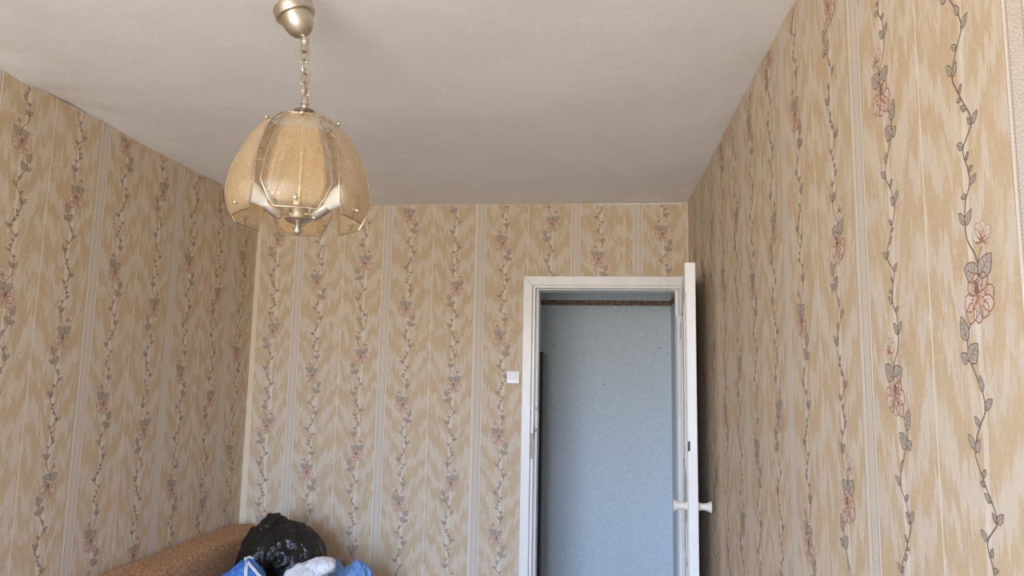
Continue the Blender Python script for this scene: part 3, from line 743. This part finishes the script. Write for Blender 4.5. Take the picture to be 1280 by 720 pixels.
# ------------------------------------------------------------------ bags
def bag(name, base, rx, ry, hz, tie, mat, seed, fold=.03, nf=13, square=2.6, lean=(0, 0), sub=6, wr=.5, lumps=(), fq=1.0):
    """sagging tied bag: wide low body, film gathered in radial pleats toward the tie point"""
    bm = bmesh.new(); bmesh.ops.create_icosphere(bm, subdivisions=sub, radius=1)
    tv = Vector(tie)
    for v in bm.verts:
        p = v.co.copy(); z = p.z
        e1 = square
        l = (abs(p.x)**e1+abs(p.y)**e1+abs(p.z)**e1)**(1/e1); p /= l
        q = Vector((p.x*rx, p.y*ry, (p.z*.5+.5)*hz))
        # pull the top into the tie
        d2 = math.hypot(q.x-tv.x, q.y-tv.y); 
        if z > 0:
            w = math.exp(-(d2/(.42*rx+.02))**2); q.z += (tv.z-hz)*w
            an = math.atan2(q.y-tv.y, q.x-tv.x)
            pl = math.sin(an*nf+noise.noise(Vector((an*2, seed, 0)))*3)
            q.z += fold*.35*pl*math.exp(-(d2/(rx*.55))**2)*min(1, d2/.03)
        for lx, ly, lr, lh in lumps:
            dd = math.hypot(q.x-lx, q.y-ly)
            if z > -.2: q.z += lh*math.exp(-(dd/lr)**2)
        nn = p.normalized(); s = Vector((seed*3.1, 0, 0))
        a = noise.noise(q*6*fq+s); b = 1-abs(noise.noise(Vector((q.x*15, q.y*15, q.z*8))*fq+s+Vector((0,0,a))))*2.6; c = 1-abs(noise.noise(Vector((q.x*40, q.y*40, q.z*12))*fq+s*2))*2.2
        q += nn*(fold*(a*.9+b*.35*wr*1.6+c*.16*wr*1.6))*(1 if z > -.6 else .2)
        if q.z < 0: q.z = 0
        q.x += lean[0]*q.z; q.y += lean[1]*q.z
        v.co = q
    me = bpy.data.meshes.new(name); bm.to_mesh(me); bm.free(); me.materials.append(mat)
    me.polygons.foreach_set('use_smooth', [True]*len(me.polygons))
    o = bpy.data.objects.new(name, me); COL.objects.link(o); return o
ST = .446
# black bin bag
bk = tag(empty('bin_bag', (.445, 3.50, ST)), 'shiny black bin bag with a bunched knot, in the far corner of the sofa', 'bag', 'tied bags piled on the sofa')
o = bag('bag_body', 0, .195, .155, .285, (-.05, -.02, .36), m_bagk, 1, fold=.027, wr=.9, fq=1.0, square=2.6, lumps=((.10, 0, .09, .045), (-.145, -.05, .04, .05), (-.09, .0, .03, -.02))); o.parent = bk
kn = bag('bag_knot', 0, .070, .06, .105, (-.01, 0, .125), m_bagk, 5, fold=.022, nf=7, sub=5, wr=.8, fq=1.4); kn.parent = bk; kn.location = (-.04, .0, .262)
# blue bag front left
bb = tag(empty('plastic_bag', (.40, 3.11, ST)), 'bright blue plastic bag with white tie straps, in front of the black bag', 'bag', 'tied bags piled on the sofa')
o = bag('bag_body', 0, .175, .16, .17, (.065, .0, .275), m_bagb, 2, fold=.018, nf=17, wr=.8, fq=1.8); o.parent = bb
mb = MB()
def strap(mb, pts, w):
    vs = []; 
    for i, q in enumerate(pts):
        q = Vector(q); t = (Vector(pts[min(i+1, len(pts)-1)])-Vector(pts[max(i-1, 0)])).normalized(); s = t.cross(Vector((0, -.6, .8))).normalized()
        vs += [q-s*w/2, q+s*w/2+Vector((0, 0, .001)), q+s*w/2-Vector((0, -.002, .002)), q-s*w/2-Vector((0, -.002, .002))]
    n = len(pts); mb.add(vs, [(a*4+j, a*4+(j+1) % 4, a*4+4+(j+1) % 4, a*4+4+j) for a in range(n-1) for j in range(4)]+[(0, 1, 2, 3), (n*4-1, n*4-2, n*4-3, n*4-4)])
strap(mb, [(.070, -.02, .275), (.10, -.045, .262), (.14, -.06, .235), (.185, -.075, .205)], .012)
strap(mb, [(.070, -.025, .272), (.088, -.065, .245), (.108, -.10, .205), (.12, -.13, .17)], .014)
strap(mb, [(.060, -.012, .270), (.050, .0, .282), (.066, .012, .286), (.08, .02, .276)], .010)
mb.build('tie_strap', m_bagw, bb, smooth=True)
# white bag
wb = tag(empty('plastic_bag', (.735, 3.10, ST)), 'white plastic bag with a gathered loop handle, between the two blue bags', 'bag', 'tied bags piled on the sofa')
o = bag('bag_body', 0, .125, .13, .20, (.0, .02, .265), m_bagw, 3, fold=.014, nf=19, wr=.8, fq=1.8, lumps=((-.08, 0, .04, .035),)); o.parent = wb
lo = bag('bag_handle', 0, .062, .035, .06, (-.05, -.02, .055), m_bagw, 8, fold=.014, nf=11, sub=5, wr=.8, fq=2.2, lean=(.1, 0)); lo.parent = wb; lo.location = (.040, .03, .225)
# second blue bag
b2 = tag(empty('plastic_bag', (.80, 3.42, ST)), 'light blue crumpled plastic bag at the right edge of the pile', 'bag', 'tied bags piled on the sofa')
o = bag('bag_body', 0, .135, .13, .15, (.06, 0, .17), m_bagb2, 4, fold=.024, nf=9, wr=.8, fq=1.6, lumps=((-.055, 0, .038, .060), (.055, -.02, .042, .055), (.105, .02, .025, .035))); o.parent = b2
